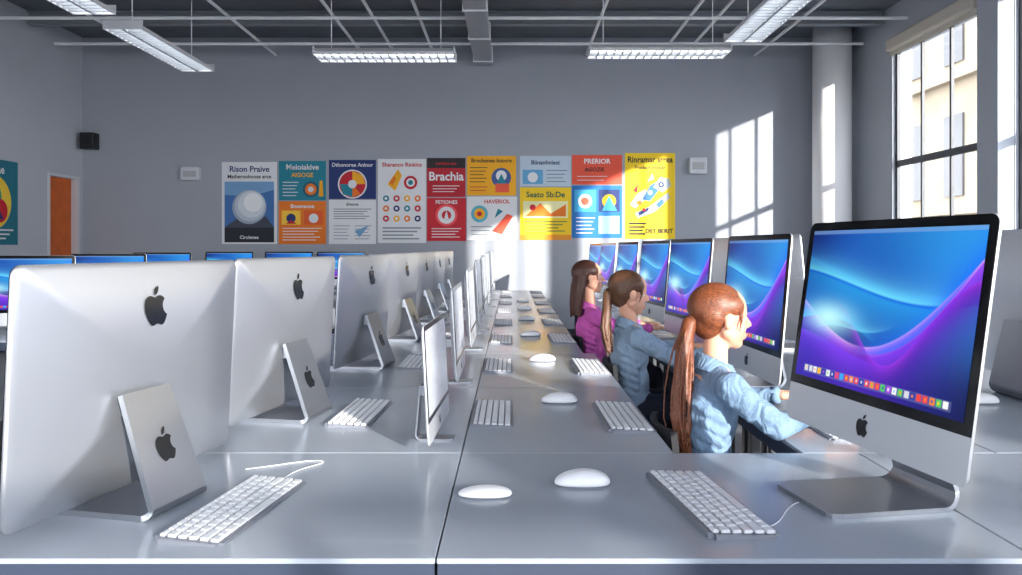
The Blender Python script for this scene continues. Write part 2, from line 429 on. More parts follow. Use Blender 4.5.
# ------------------------------------------------------------------ outside
def outside():
    r = empty('building', (17,24,-6.2))
    bm = bmesh.new(); bm_box(bm,-5,5,-12,14,0,22)
    for fl in range(6): bm_box(bm,-5.25,-5.0,-12,14,1.2+fl*3.6,1.5+fl*3.6)
    new_obj('facade', mesh_from(bm), mat('stone_facade', rgb(172,158,136), .9, var=.12, vscale=1), r)
    Mw = mat('facade_window', rgb(96,96,98), .3)
    wm = box_mesh(-5.06,-5.0,-.45,.45,0,2.2)
    for fl in range(6):
        for j in range(13):
            new_obj('facade_window', wm, Mw, r, (0,-11.0+j*2.0,1.7+fl*3.6))
    tag(r,'pale stone building across the street behind the windows','building')
    g = new_obj('ground', box_mesh(-60,60,-60,80,-6.3,-6.2), mat('street_ground', rgb(120,120,120), .9, var=.1)); struct(g)
outside()

# ------------------------------------------------------------------ ceiling services
def services():
    for X in (-5.2,-3.5,-2.2,-1.72,-1.15,1.1,2.2,2.55,3.6):
        tag(new_obj('ceiling_pipe', cyl_mesh((0,YF+.05,0),(0,YB-.02,0),.020,seg=12), M_pipe, loc=(X,0,4.16)),'thin white pipe running lengthwise under the ceiling','pipe','lengthwise ceiling pipes')
    for Y in (3.2,5.4,7.2,8.4,9.5,10.7):
        tag(new_obj('ceiling_pipe', cyl_mesh((XL+.05,0,0),(XR-.05,0,0),.021,seg=12), M_pipe, loc=(0,Y,4.12)),'thin white pipe running crosswise under the ceiling','pipe','crosswise ceiling pipes')
    bp = mat('beam_paint',rgb(150,155,162),.7)
    for Y in (4.3,6.3,7.9,9.1,10.2):
        bm = bmesh.new(); bm_box(bm,XL+.02,XR-.02,-.05,.05,0,.02); bm_box(bm,XL+.02,XR-.02,-.01,.01,.02,.16); bm_box(bm,XL+.02,XR-.02,-.05,.05,.16,.18)
        tag(new_obj('ceiling_beam', mesh_from(bm), bp, loc=(0,Y,4.23)),'grey steel beam under the ceiling deck','beam','ceiling beams')
    r = empty('air_duct', (-.42,0,4.0))
    new_obj('duct', box_mesh(-.13,.13,YF+.02,YB-.02,.0,.20,.01), M_duct, r)
    fm = box_mesh(-.145,.145,-.015,.015,-.012,.212)
    for y in np.arange(-2,11.3,1.2): new_obj('duct_flange', fm, M_pipe, r, (0,float(y),0))
    tag(r,'grey rectangular air duct running along the ceiling','duct')
services()

def lamp(x, y, z, L_, lengthwise):
    r = empty('ceiling_lamp', (x,y,z), math.pi/2 if lengthwise else 0)
    h=L_/2; w=.19
    bm = bmesh.new()
    prof = [(-w,0),(-w,.03),(-w*.55,.085),(w*.55,.085),(w,.03),(w,0),(w-.012,0),(w-.012,.026),(w*.5,.072),(-w*.5,.072),(-w+.012,.026),(-w+.012,0)]
    a=[bm.verts.new((-h,py,pz)) for py,pz in prof]; b=[bm.verts.new((h,py,pz)) for py,pz in prof]
    m_=len(prof)
    for i in range(m_): bm.faces.new((a[i],a[(i+1)%m_],b[(i+1)%m_],b[i]))
    bm_box(bm,-h-.012,-h,-w,w,0,.085); bm_box(bm,h,h+.012,-w,w,0,.085)
    bmesh.ops.recalc_face_normals(bm, faces=bm.faces)
    new_obj('lamp_housing', mesh_from(bm), M_lamp, r)
    for yy in (-.085,.085):
        new_obj('lamp_tube', cyl_mesh((-h+.02,yy,.050),(h-.02,yy,.050),.013,seg=12), M_tube, r)
    bm = bmesh.new(); n=int(L_/.085)
    for i in range(1,n): bm_box(bm,-h+L_*i/n-.006,-h+L_*i/n+.006,-w+.014,w-.014,-.004,.026)
    for yy in (0,): bm_box(bm,-h,h,yy-.012,yy+.012,-.004,.026)
    new_obj('louver', mesh_from(bm), M_duct, r)
    for xx in (-h*.8,h*.8):
        new_obj('suspension_wire', cyl_mesh((xx,0,.08),(xx,0,ZC-z),.005,seg=6), M_pipe, r)
    tag(r,'long white louvered fluorescent lamp hanging on wires from the ceiling','ceiling lamp','hanging fluorescent lamps')
lamp(-1.38,8.5,3.38,1.5,False); lamp(1.60,8.5,3.42,1.5,False)
lamp(-3.70,8.25,3.38,1.75,True); lamp(-3.72,6.1,3.38,1.6,True); lamp(2.33,6.95,3.38,1.75,True)
lamp(-3.72,2.0,3.38,1.6,True); lamp(2.33,2.5,3.38,1.7,True); lamp(-.6,3.4,3.9,1.6,False); lamp(-.6,-1.0,3.38,1.6,False)  # out-of-view lamps, added overhead and behind the camera as fill light

# ------------------------------------------------------------------ desks
_dk = {}
def desk(x0,x1,y0,y1,label,group):
    g=.0015
    r = empty('desk', ((x0+x1)/2,(y0+y1)/2,0)); w=(x1-x0)/2-g; d=(y1-y0)/2-g
    k=(round(w,3),round(d,3))
    if k not in _dk:
        _dk[k]=(box_mesh(-w,w,-d,d,TZ-.010,TZ,.0015,1), box_mesh(-w+.001,w-.001,-d+.001,d-.001,TZ-.058,TZ-.0105,.001,1),
                box_mesh(-.025,.025,-.025,.025,0,TZ-.059,.003,1))
    a,b,c=_dk[k]
    new_obj('desktop',a,M_desk,r); new_obj('edge_band',b,M_edge,r)
    for sx in (-1,1):
        for sy in (-1,1): new_obj('leg',c,M_leg,r,(sx*(w-.05),sy*(d-.05),0))
    tag(r,label,'desk',group)
rows = [1.37,2.08,3.05,4.05,5.05,6.05,7.05,8.05,9.05,10.05]
for i in range(9):
    a,b = rows[i],rows[i+1]
    desk(-1.15,-.135,a,b,'grey laminate desk carrying silver computers turned away','left run of desks')
    if i==0: 
        desk(-.135,.93,a,b,'grey laminate desk heading the row with keyboard and mice','head row desks')
        desk(.93,2.3,a,b,'grey laminate desk heading the row beside the large screen','head row desks')
    else:
        desk(-.135,.435 if i<3 else .375,a,b,'narrow grey laminate desk with keyboards and mice','middle run of desks')
        desk(.78,1.30,a,b,'grey laminate desk under the lit screens','right run of desks')
        desk(1.30,2.3,a,b,'grey laminate desk with computers facing the windows','window run of desks')

# ------------------------------------------------------------------ keyboards
KW, KD = .42, .145
def kb_layout():
    keys=[]; rows_=[14,14,13,12,12]
    m=.008; rh=(KD-2*m)/6
    W_=KW-2*m
    n=14
    for i in range(n): keys.append((-W_/2+W_*i/n, W_/n, KD/2-m-rh*.75, rh*.75))
    for r_,n in enumerate(rows_):
        y=KD/2-m-rh*.75-rh*(r_+1)*1.05
        if r_==4: ws=[1,1,1.2,1.3,5,1.3,1.2,1,1,1]
        else:
            ws=[1]*n; ws[-1]=1.0+(14-n)*.5+.5; ws[0]=1+(14-n)*.5
        t=sum(ws); x=-W_/2
        for w in ws: keys.append((x, W_*w/t, y, rh*1.05)); x+=W_*w/t
    return keys
KEYS = kb_layout()
def kb_base():
    bm=bmesh.new(); x=KW/2; y=KD/2
    vs=[(-x,-y,.004),(x,-y,.004),(x,y,.012),(-x,y,.012),(-x,-y,0.0),(x,-y,0.0),(x,y,0),(-x,y,0)]
    v=[bm.verts.new(p) for p in vs]
    for f in [(0,1,2,3),(7,6,5,4),(4,5,1,0),(5,6,2,1),(6,7,3,2),(7,4,0,3)]: bm.faces.new([v[i] for i in f])
    bmesh.ops.bevel(bm, geom=[e for e in bm.edges if abs((e.verts[0].co-e.verts[1].co).x)<.001 and abs((e.verts[0].co-e.verts[1].co).y)<.001], offset=.012, segments=4, affect='EDGES')
    return mesh_from(bm)
def key_z(y): return .004+.008*(y+KD/2)/KD
def key_geo(bm, w, d, ox=0, oy=0, oz=0):
    g=.0024; bm_box(bm, ox+g, ox+w-g, oy+g, oy+d-g, oz-.001, oz+.006, 0, .0018, 1)
KB_BASE=kb_base(); KB_BASE.materials.append(mat('keyboard_tray',rgb(128,132,142),.45,.3))
_km={}
def keymesh(w,d):
    k=(round(w,4),round(d,4))
    if k not in _km:
        bm=bmesh.new(); key_geo(bm,w,d); me=mesh_from(bm); me.materials.append(M_key); _km[k]=me
    return _km[k]
bm=bmesh.new()
for (x,w,y,d) in KEYS: key_geo(bm,w,d,x,y,key_z(y+d/2))
KB_ALL=mesh_from(bm); KB_ALL.materials.append(M_key)
def keyboard(x,y,rotdeg,near,label,group,s=1.0,z=TZ):
    r=empty('keyboard',(x,y,z),math.radians(rotdeg),s)
    new_obj('keyboard_base',KB_BASE,None,r)
    if near:
        for (kx,w,ky,d) in KEYS: new_obj('key',keymesh(w,d),None,r,(kx,ky,key_z(ky+d/2)))
    else: new_obj('keys',KB_ALL,None,r)
    tag(r,label,'keyboard',group)
def mouse_mesh():
    bm=bmesh.new(); bmesh.ops.create_uvsphere(bm,u_segments=32,v_segments=16,radius=1)
    for v in bm.verts:
        x,y,z=v.co; sx=math.copysign(abs(x)**.85,x); sy=math.copysign(abs(y)**.8,y)
        z2 = max(z,-.12)
        v.co=(sx*.060, sy*.032, (z2+.12)*.026*(1-.25*max(0,x))+.0045)
    me=mesh_from(bm); me.materials.append(M_mouse); me.polygons.foreach_set('use_smooth',[True]*len(me.polygons)); return me
def mouse_base_mesh():
    bm=bmesh.new(); bmesh.ops.create_cone(bm,cap_ends=True,segments=40,radius1=1,radius2=1.04,depth=1)
    for v in bm.verts: v.co=(math.copysign(abs(v.co.x)**.85,v.co.x)*.056,math.copysign(abs(v.co.y)**.8,v.co.y)*.0295,(v.co.z+.5)*.0055)
    me=mesh_from(bm); me.materials.append(M_mgrey); return me
MM=mouse_mesh(); MB=mouse_base_mesh()
def mouse(x,y,rot,label='white rounded wireless mouse resting on the grey desk',s=1.08,z=TZ,group='white mice on the desks',flat=1):
    r=empty('computer_mouse',(x,y,z),math.radians(rot),s); r.scale=(s,s,s*flat)
    new_obj('mouse_shell',MM,None,r); new_obj('mouse_base',MB,None,r)
    tag(r,label,'mouse',group)

# placements ---------------------------------------------------------
Lp=[(-.843,1.73,-103),(-.764,2.59,-101),(-.712,3.66,-99),(-.69,4.72,-98),(-.685,5.75,-97),(-.685,6.8,-96),(-.685,7.8,-96)]
for i,(x,y,a) in enumerate(Lp):
    computer((x,y,TZ),a,KL,1.0,'silver all-in-one computer seen from its back with black fruit logo','back-turned computers')
kl=[(-.575,1.63,82),(-.50,2.57,88),(-.455,3.70,90),(-.44,4.75,90),(-.43,5.8,90),(-.43,6.8,90),(-.43,7.8,90)]
for i,(x,y,a) in enumerate(kl):
    keyboard(x, y, a, i<2, 'slim white keyboard behind a silver computer','keyboards by the back-turned computers', .95)
Mp=[(2.24,.64),(3.19,.74),(4.22,.82),(5.25,.88),(6.25,.92),(7.25,.95),(8.25,.97),(9.25,.97)]
for i,(y,s) in enumerate(Mp):
    computer((-.207,y,TZ),88 if i==0 else 90,KM,s,'small silver all-in-one computer seen edge-on','edge-on computers', page=True)
for i,y in enumerate([2.56,3.60,4.62,5.68,6.7,7.7,8.7,9.6]):
    keyboard(-.062,y,90,i<1,'slim white keyboard on the narrow desk','keyboards on the middle desks',.91)
for i,y in enumerate([1.67,2.51,3.56,4.66,5.7,6.7,7.7,8.7,9.6]):
    keyboard(.418 if i==0 else (.356 if i<3 else .298),y,(97 if i==0 else 91) ,i<2,'slim white keyboard near the desk edge','keyboards at the desk edge')
for i,(x,y) in enumerate([(.163,1.80),(.168,2.76),(.148,3.77),(.115,4.84),(.11,5.9),(.11,6.9),(.11,7.9)]):
    mouse(x,y,180)
mouse(-.06,1.725,178,'flat white mouse with grey underside on the front desk',1.0,flat=.6)
computer((.762,1.70,TZ),-80,KR1,1.0,'large silver all-in-one computer with glowing blue and purple wallpaper','lit computers')
Rp=[(.945,3.14,-87.5),(.955,4.35,-84),(.98,5.55,-84),(.98,6.85,-84),(.98,8.25,-84),(.98,9.5,-84)]
for (x,y,a) in Rp:
    computer((x,y,TZ),a,KR,1.0,'silver all-in-one computer with glowing blue and purple wallpaper','lit computers')
for (x,y) in [(1.95,2.85),(1.52,4.3),(1.55,5.5),(1.55,6.7),(1.55,7.9)]:
    computer((x,y,TZ),90,KR,1.03,'silver all-in-one computer facing the windows with its back showing','window-side computers')
mouse(1.66,2.75,180)
for i,(x,y) in enumerate([(-3.17,5.0),(-3.45,6.6),(-3.85,8.5),(-3.80,10.4),(-3.0,10.4),(-2.3,10.4)]):
    computer((x,y,TZ),0 if i else 6,KM,.93,'computer with a lit blue screen on a desk near the wall','wall-side computers')
    desk(x-.55 if i<4 else x-.34,x+.55 if i<3 else x+.34,y-.42,y+.28,'grey desk holding one computer near the wall','wall-side desks')

def cable(pts,label):
    me=tube(pts,.0011); o=new_obj('cable',me,M_white,smooth=True); tag(o,label,'cable')
cable([(-.54,1.83,TZ+.004),(-.54,1.90,TZ+.002),(-.50,1.95,TZ+.002),(-.47,1.99,TZ+.002),(-.52,2.01,TZ+.002),(-.60,1.95,TZ+.002),(-.66,1.92,TZ+.002)],'thin white cable curling beside the keyboard')
cable([(.470,1.50,TZ+.006),(.52,1.52,TZ+.002),(.56,1.60,TZ+.002),(.60,1.66,TZ+.002),(.618,1.67,TZ+.002)],'thin white cable from the keyboard to the computer')

# ------------------------------------------------------------------ chairs
def chair_parts():
    P=[]
    bm=bmesh.new(); bm_box(bm,-.19,.21,-.21,.21,.39,.442,0,.022,3); P.append(('seat',mesh_from(bm),M_black))
    bm=bmesh.new(); n=10; a=[];b=[]
    for j in range(7):
        z=.50+.26*j/6; ra=[];rb_=[]
        for i in range(n+1):
            t=-1+2*i/n; y=t*.175*(1-.1*(j/6)**2 if j<6 else .82); x=-.175+.03*t*t-.01*(j/6)
            ra.append(bm.verts.new((x,y,z))); rb_.append(bm.verts.new((x-.020,y,z)))
        a.append(ra);b.append(rb_)
    for j in range(6):
        for i in range(n):
            bm.faces.new((a[j][i],a[j][i+1],a[j+1][i+1],a[j+1][i])); bm.faces.new((b[j][i+1],b[j][i],b[j+1][i],b[j+1][i+1]))
        bm.faces.new((a[j][0],a[j+1][0],b[j+1][0],b[j][0])); bm.faces.new((a[j][n],b[j][n],b[j+1][n],a[j+1][n]))
    for i in range(n):
        bm.faces.new((a[6][i],a[6][i+1],b[6][i+1],b[6][i])); bm.faces.new((a[0][i+1],a[0][i],b[0][i],b[0][i+1]))
    bmesh.ops.recalc_face_normals(bm,faces=bm.faces)
    P.append(('backrest',mesh_from(bm),M_black))
    bm=bmesh.new(); bm_box(bm,-.21,-.195,-.03,.03,.37,.60,0,.003,1); bm_box(bm,-.21,0,-.03,.03,.365,.38,0,.003,1); P.append(('back_bracket',mesh_from(bm),M_blackp))
    bm=bmesh.new(); bm_cyl(bm,(0,0,.09),(0,0,.39),.025,.025); P.append(('gas_column',mesh_from(bm),M_blackp))
    bm=bmesh.new()
    for k in range(5):
        a_=math.radians(72*k+20); bm_cyl(bm,(0,0,.095),(.24*math.cos(a_),.24*math.sin(a_),.065),.022,.014,10)
    P.append(('star_base',mesh_from(bm),M_blackp))
    for k in range(5):
        a_=math.radians(72*k+20); c=Vector((.24*math.cos(a_),.24*math.sin(a_),.027)); t=Vector((-math.sin(a_),math.cos(a_),0))*.02
        bm=bmesh.new(); bm_cyl(bm,c-t,c+t,.027,.027,14); bm_cyl(bm,c,c+Vector((0,0,.04)),.008,.008,8); P.append(('caster',mesh_from(bm),M_blackp))
    return P
CP=chair_parts()
def chair(x,y,rot,label,group='black office chairs'):
    r=empty('office_chair',(x,y,0),math.radians(rot))
    for n,me,m in CP: new_obj(n,me,m,r)
    tag(r,label,'chair',group)
for y in (2.5,3.7,4.8): chair(-1.40,y,0,'empty black office chair pulled up to the long desk')
for (x,y) in [(2.55,2.7),(2.55,4.3),(2.55,5.6)]: chair(x,y,180,'empty black office chair facing the window-side desk')

# ------------------------------------------------------------------ people
def sdf_mesh(parts, voxel, smooth=4, disp=None):
    bm=bmesh.new()
    for p in parts:
        if p[0]=='e':
            _,c,r,*rest=p; M=Matrix.Translation(c)
            if rest: M=M@rest[0].to_4x4()
            M=M@Matrix.Diagonal((*r,1)); bmesh.ops.create_icosphere(bm,subdivisions=4,radius=1,matrix=M)
        else:
            ch=p[1]; thin=ch[0][1]<.012
            for i,(c,r) in enumerate(ch):
                bmesh.ops.create_icosphere(bm,subdivisions=1 if thin else 3,radius=r,matrix=Matrix.Translation(c))
                if i: 
                    if (Vector(ch[i][0])-Vector(ch[i-1][0])).length>1e-4: bm_cyl(bm,ch[i-1][0],c,ch[i-1][1],r,8 if thin else 24)
    me=mesh_from(bm); o=bpy.data.objects.new('tmp',me); COL.objects.link(o)
    m=o.modifiers.new('r','REMESH'); m.mode='VOXEL'; m.voxel_size=voxel; m.adaptivity=0
    s=o.modifiers.new('s','SMOOTH'); s.factor=.5; s.iterations=smooth
    if disp:
        t=bpy.data.textures.new('wr','CLOUDS'); t.noise_scale=disp[0]; t.noise_depth=1
        d=o.modifiers.new('d','DISPLACE'); d.texture=t; d.strength=disp[1]; d.mid_level=.5; d.texture_coords='GLOBAL'
        s2=o.modifiers.new('s2','SMOOTH'); s2.iterations=2
    r=evalmesh(o); r.polygons.foreach_set('use_smooth',[True]*len(r.polygons)); return r
M_skin=mat('skin',rgb(222,166,138),.5,var=.05,vscale=20); M_skin.node_tree.nodes['Principled BSDF'].inputs['Subsurface Weight'].default_value=.08
M_eye=mat('eye_white',rgb(240,238,235),.15); M_iris=mat('eye_iris',rgb(50,34,24),.1); M_lip=mat('lip',rgb(190,98,94),.4); M_brow=mat('brow',rgb(84,50,34),.8)
def person(x,y,rot,headx,hyaw,hpitch,shirt,hair,trous,style,label,seed,hs=1.0,hz=1.085):
    rnd=random.Random(seed)
    def sx(z): return headx*(z-.53)/.55
    HM = Matrix.Translation((headx,0,hz)) @ Euler((0,math.radians(hpitch),math.radians(hyaw))).to_matrix().to_4x4() @ Matrix.Scale(hs,4)
    HR = HM.to_3x3().normalized()
    def hp(a): return tuple(HM@Vector(a))
    def he(c,r): return ('e',hp(c),tuple(q*hs for q in r),HR)
    B=[]
    B+= [he((-.012,0,.025),(.092,.074,.082)), he((.025,0,-.03),(.054,.054,.074)), he((.050,0,-.086),(.024,.024,.020)),
         he((.064,0,.014),(.016,.040,.012)), he((.077,0,-.056),(.011,.018,.007)), he((.075,0,-.067),(.010,.015,.007))]
    for s in (-1,1):
        B+= [('c',[(hp((0,s*.046,-.05)),.02*hs),(hp((.045,s*.012,-.086)),.015*hs)]), he((.046,s*.028,-.035),(.026,.022,.026)), he((-.005,s*.075,-.012),(.016,.008,.027)), he((.084,s*.008,-.030),(.009,.007,.006))]
    B+= [('c',[(hp((.074,0,.008)),.007*hs),(hp((.097,0,-.024)),.0085*hs)])]
    nb=(sx(.93),0,.93)
    B+= [('c',[(hp((-.02,0,-.05)),.037),(nb,.039),((sx(.85),0,.86),.055)])]
    B+= [('e',(0,0,.545),(.09,.130,.095)),('e',(sx(.66),0,.66),(.072,.100,.13)),('e',(sx(.80)-.005,0,.80),(.078,.116,.12))]
    B+= [('c',[((sx(.89),-.115,.885),.036),((sx(.92),0,.915),.040),((sx(.89),.115,.885),.036)])]
    arms=[]
    for s,(el,wr) in ((-1,((.17,-.215,.785),(.335,-.135,.812))),(1,((.17,.215,.785),(.335,.12,.812)))):
        sh=(sx(.89),s*.138,.885)
        arms.append((sh,el,wr))
        B+= [('c',[(sh,.038),(tuple((Vector(sh)+Vector(el))/2),.034),(el,.028),(tuple((Vector(el)*.6+Vector(wr)*.4)),.027),(wr,.018)])]
        d=Vector((1,-s*.12,-.02)).normalized(); lat=Vector((0,-s,0)); w=Vector(wr)
        up=Vector((0,0,1))
        for off,ln in ((.026,.058),(.009,.066),(-.009,.062),(-.026,.050)):
            k=w+d*(.068-.15*abs(off-.009))+lat*off+up*.003
            p1=k+d*ln*.42+up*.001+lat*off*.15; p2=p1+d*ln*.33-up*.012+lat*off*.08; p3=p2+d*ln*.16-up*.013
            B.append(('c',[(tuple(w+lat*off*.5),.014),(tuple(k),.0098),(tuple(p1),.0080),(tuple(p2),.0072),(tuple(p3),.0062)]))
        t0=w+d*.018+lat*.016; t1=t0+d*.030+lat*.022-up*.006; t2=t1+d*.026+lat*.008-up*.008
        B.append(('c',[(tuple(t0),.012),(tuple(t1),.009),(tuple(t2),.0075)]))
    for s in (-1,1):
        B.append(('c',[((.02,s*.072,.535),.075),((.20,s*.08,.53),.064),((.37,s*.085,.515),.048),((.365,s*.085,.30),.044),((.36,s*.085,.10),.030)]))
        B.append(('c',[((.35,s*.085,.05),.034),((.47,s*.09,.035),.026)]))
    body=new_obj('person',sdf_mesh(B,.0042,2),M_skin,loc=(x,y,0),rot=(0,0,math.radians(rot)))
    tag(body,label,'person')
    Sh=[('e',(.004,0,.57),(.104,.146,.075)),('e',(sx(.66)+.002,0,.66),(.085,.116,.14)),('e',(sx(.80)-.006,0,.79),(.090,.127,.125)),
        ('c',[((sx(.89),-.118,.883),.044),((sx(.92)-.008,0,.898),.050),((sx(.89),.118,.883),.044)])]
    for sh,el,wr in arms:
        v=Vector(wr)-Vector(el); cu=Vector(el)+v*.90; u_=Vector(el)-Vector(sh)
        Sh.append(('c',[(sh,.047),(tuple((Vector(sh)+Vector(el))/2),.042),(el,.038),(tuple(Vector(el)+v*.4),.034),(tuple(cu),.027)]))
        side=Vector((0,-1 if sh[1]<0 else 1,0))
        for q,(t,tl) in enumerate([(.22,.5),(.42,-.45),(.60,.5),(.78,-.4),(.92,.45)]):
            c=Vector(sh)+u_*t; a1=c+side*.022+Vector((.027,0,.020*tl)); a2=c+side*.030+Vector((-.004,0,-.018*tl)); a3=c+side*.015+Vector((-.032,0,-.030*tl))
            Sh.append(('c',[(tuple(a1),.0125),(tuple(a2),.013),(tuple(a3),.0125)]))
        for t in (.18,.38,.58,.76):
            c=Vector(el)+v*t; Sh.append(('c',[(tuple(c+Vector((.012,side.y*.019,.014))),.013),(tuple(c+Vector((-.012,side.y*.023,-.012))),.0125)]))
    for k_ in range(7):
        z=.62+.035*k_; Sh.append(('c',[((sx(z)-.072+.004*(k_%2),-.07+.03*(k_%3),z),.015),((sx(z+.03)-.053,-.108,z-.02),.015),((sx(z)+.0,-.123+.006*(k_%2),z-.045),.013)]))
    new_obj('shirt',sdf_mesh(Sh,.005,3,(.05,.012)),shirt,body)
    for sh,el,wr in arms:
        v=(Vector(wr)-Vector(el)); a_=Vector(el)+v*.84; b_=Vector(el)+v*.99
        bm=bmesh.new(); bm_cyl(bm,a_,b_,.0305,.0270,24); bmesh.ops.bevel(bm,geom=list(bm.edges),offset=.003,segments=2,affect='EDGES')
        new_obj('cuff',mesh_from(bm),shirt,body,smooth=True)
    bm=bmesh.new(); N_=28
    cxn=Vector((sx(.935)-.002,0,.925)); ring=[]
    for i in range(N_):
        a=2*math.pi*i/N_
        def pt(r,z,t): return bm.verts.new((cxn.x+math.cos(a)*r*1.0+t,math.sin(a)*r,cxn.z+z-.02*math.cos(a)))
        ring.append([pt(.046,.03,0),pt(.054,.028,0),pt(.075,-.012,.0),pt(.067,-.02,0)])
    for i in range(N_):
        a=ring[i]; b=ring[(i+1)%N_]
        for j in range(4): bm.faces.new((a[j],a[(j+1)%4],b[(j+1)%4],b[j]))
    bmesh.ops.recalc_face_normals(bm,faces=bm.faces)
    new_obj('collar',mesh_from(bm),shirt,body,smooth=True)
    T=[('e',(0,0,.54),(.102,.143,.095))]
    for s in (-1,1): T.append(('c',[((.02,s*.074,.535),.084),((.20,s*.082,.53),.073),((.37,s*.087,.515),.058),((.365,s*.087,.30),.054),((.36,s*.087,.12),.046)]))
    new_obj('trousers',sdf_mesh(T,.008,3),trous,body)
    for s in (-1,1): new_obj('shoe',sdf_mesh([('c',[((.34,s*.085,.055),.045),((.42,s*.088,.045),.040),((.49,s*.09,.036),.034)]),('e',(.42,s*.088,.018),(.11,.044,.017))],.006,3),M_white,body)
    for s in (-1,1):
        e=Vector((.0560,s*.029,-.002))
        bm=bmesh.new(); bmesh.ops.create_uvsphere(bm,u_segments=20,v_segments=12,radius=.0125*hs,matrix=Matrix.Translation(hp(e)))
        new_obj('eye',mesh_from(bm),M_eye,body,smooth=True)
        bm=bmesh.new(); bmesh.ops.create_uvsphere(bm,u_segments=16,v_segments=10,radius=.0062*hs,matrix=Matrix.Translation(hp(e+Vector((.0080,s*.0005,-.0005)))))
        new_obj('iris',mesh_from(bm),M_iris,body,smooth=True)
        pts=[hp((.067+dx,s*(yy),zz)) for dx,yy,zz in ((-.001,.018,.006),(.001,.025,.0095),(-.003,.033,.009),(-.010,.040,.004))]
        new_obj('eyelash',tube(pts,.0014*hs),M_brow,body)
        pts=[hp((.070+dx,s*(yy),zz)) for dx,yy,zz in ((.004,.014,.019),(.002,.024,.024),(-.006,.034,.024),(-.017,.042,.019))]
        new_obj('eyebrow',tube(pts,.0030*hs),M_brow,body)
    new_obj('lips',sdf_mesh([he((.0815,0,-.056),(.0075,.0165,.0045)),he((.0795,0,-.0655),(.007,.014,.0048))],.0025,2),M_lip,body)
    hcap,htail=hair
    Hh=[he((-.026,0,.032),(.096,.079,.083)), he((-.050,0,-.015),(.056,.062,.066))]
    for s in (-1,1):
        Hh.append(he((-.002,s*.049,.038),(.056,.030,.042))); Hh.append(he((-.045,s*.044,.008),(.050,.034,.052)))
        Hh.append(('c',[(hp((.046,s*.054,.034)),.005*hs),(hp((.042,s*.064,.0)),.006*hs),(hp((.034,s*.066,-.044)),.003*hs)]))
    def strand(p0,path,r0,r1,jit,first=1.0):
        ang=rnd.random()*6.28; m_=abs(rnd.gauss(0,jit)); off=Vector((math.cos(ang)*m_,math.sin(ang)*m_,0)); ph=rnd.random()*6.28
        ch=[(p0,r0*first)]
        for i,q in enumerate(path):
            t=(i+1)/len(path); env=math.sin(math.pi*min(1,t*.80))
            ch.append((tuple(Vector(q)+off*env*1.2+Vector((0,.003*math.sin(ph+5*t),rnd.gauss(0,.010)*t))),r0+(r1-r0)*t**2))
        return ('c',ch)
    if style in('tail','tail2'):
        bx=headx
        if style=='tail':
            p0=hp((-.096,0,-.010)); path=[hp((-.116,-.008,-.028)),(bx-.134,-.028,1.0),(bx-.148,-.045,.93),(bx-.160,-.060,.86),(bx-.166,-.072,.79),(bx-.160,-.082,.73),(bx-.150,-.088,.68)]
        else:
            p0=hp((-.096,0,.0)); path=[hp((-.116,-.01,-.022)),(bx-.126,-.04,.99),(bx-.135,-.06,.93),(bx-.130,-.075,.87),(bx-.12,-.09,.81)]
        P=[]
        core=[(p0,.019)]
        for i,q in enumerate(path):
            t=(i+1)/len(path); core.append((tuple(q),.023*math.sin(math.pi*(.30+.69*t))+.001))
        P.append(('c',core))
        for k in range(100 if style=='tail' else 55): P.append(strand(p0,path,.0036,.0014,.014,1.3))
        new_obj('ponytail',sdf_mesh(P,.0024 if style=='tail' else .003,1),htail,body)
    else:
        bx=headx; P=[]
        for k in range(46):
            a=math.radians(105+150*k/45); p0=hp((-.025+.068*math.cos(a),.068*math.sin(a),.02))
            px=bx-.035+.070*math.cos(a); py=.072*math.sin(a)
            P.append(strand(p0,[(px,py,1.05),(px-.005,py*1.0,.99),(px-.01,py*.95,.95),(px-.012,py*.9,.91-rnd.random()*.03)],.016,.005,.004))
        new_obj('long_hair',sdf_mesh(P,.0045,3),htail,body)
    new_obj('hair',sdf_mesh(Hh,.004,8),hcap,body)
    if style!='loose':
        bm=bmesh.new(); c=Vector(hp((-.110,-.004,-.020 if style=='tail' else -.012)))
        M=Matrix.Translation(c)@Vector((0,0,1)).rotation_difference(Vector((-.8,-.15,-.55)).normalized()).to_matrix().to_4x4()
        bmesh.ops.create_cone(bm,cap_ends=True,segments=24,radius1=.023,radius2=.023,depth=.012,matrix=M)
        bmesh.ops.bevel(bm,geom=list(bm.edges),offset=.004,segments=2,affect='EDGES')
        new_obj('hair_tie',mesh_from(bm),M_brow,body)
    return body
M_den1=clothmat('denim_light',rgb(112,138,166)); M_den2=clothmat('denim_pale',rgb(140,162,184)); M_pink=clothmat('pink_knit',rgb(212,96,182))
M_tr=mat('dark_trousers',rgb(34,38,54),.8,bump=.2,bscale=200)
def hp2(n,a,b): return (hairmat(n+'_cap',a,b,(9,70,80)),hairmat(n+'_tail',a,b,(120,120,4)))
H1=hp2('auburn_hair',rgb(66,32,18),rgb(152,84,48)); H2=hp2('brown_hair',rgb(56,34,22),rgb(124,82,54)); H3=hp2('chestnut_hair',rgb(50,28,22),rgb(104,62,46))
person(.572,2.42,6,.088,0,3,M_den1,H1,M_tr,'tail','girl in light blue denim shirt with long auburn ponytail, typing',1,.93,1.085)
person(.568,3.72,6,.0,0,8,M_den2,H2,M_tr,'tail2','girl in pale blue shirt with brown ponytail, reaching to keyboard',2,.95)
person(.505,4.85,4,-.02,0,-2,M_pink,H3,M_tr,'loose','girl in pink top with long chestnut hair, watching a screen',3,.95,1.12)
chair(.64,2.42,0,'black office chair under a girl in a denim shirt')
chair(.64,3.72,0,'black office chair under a girl in pale blue')
chair(.582,4.85,0,'black office chair under a girl in pink')
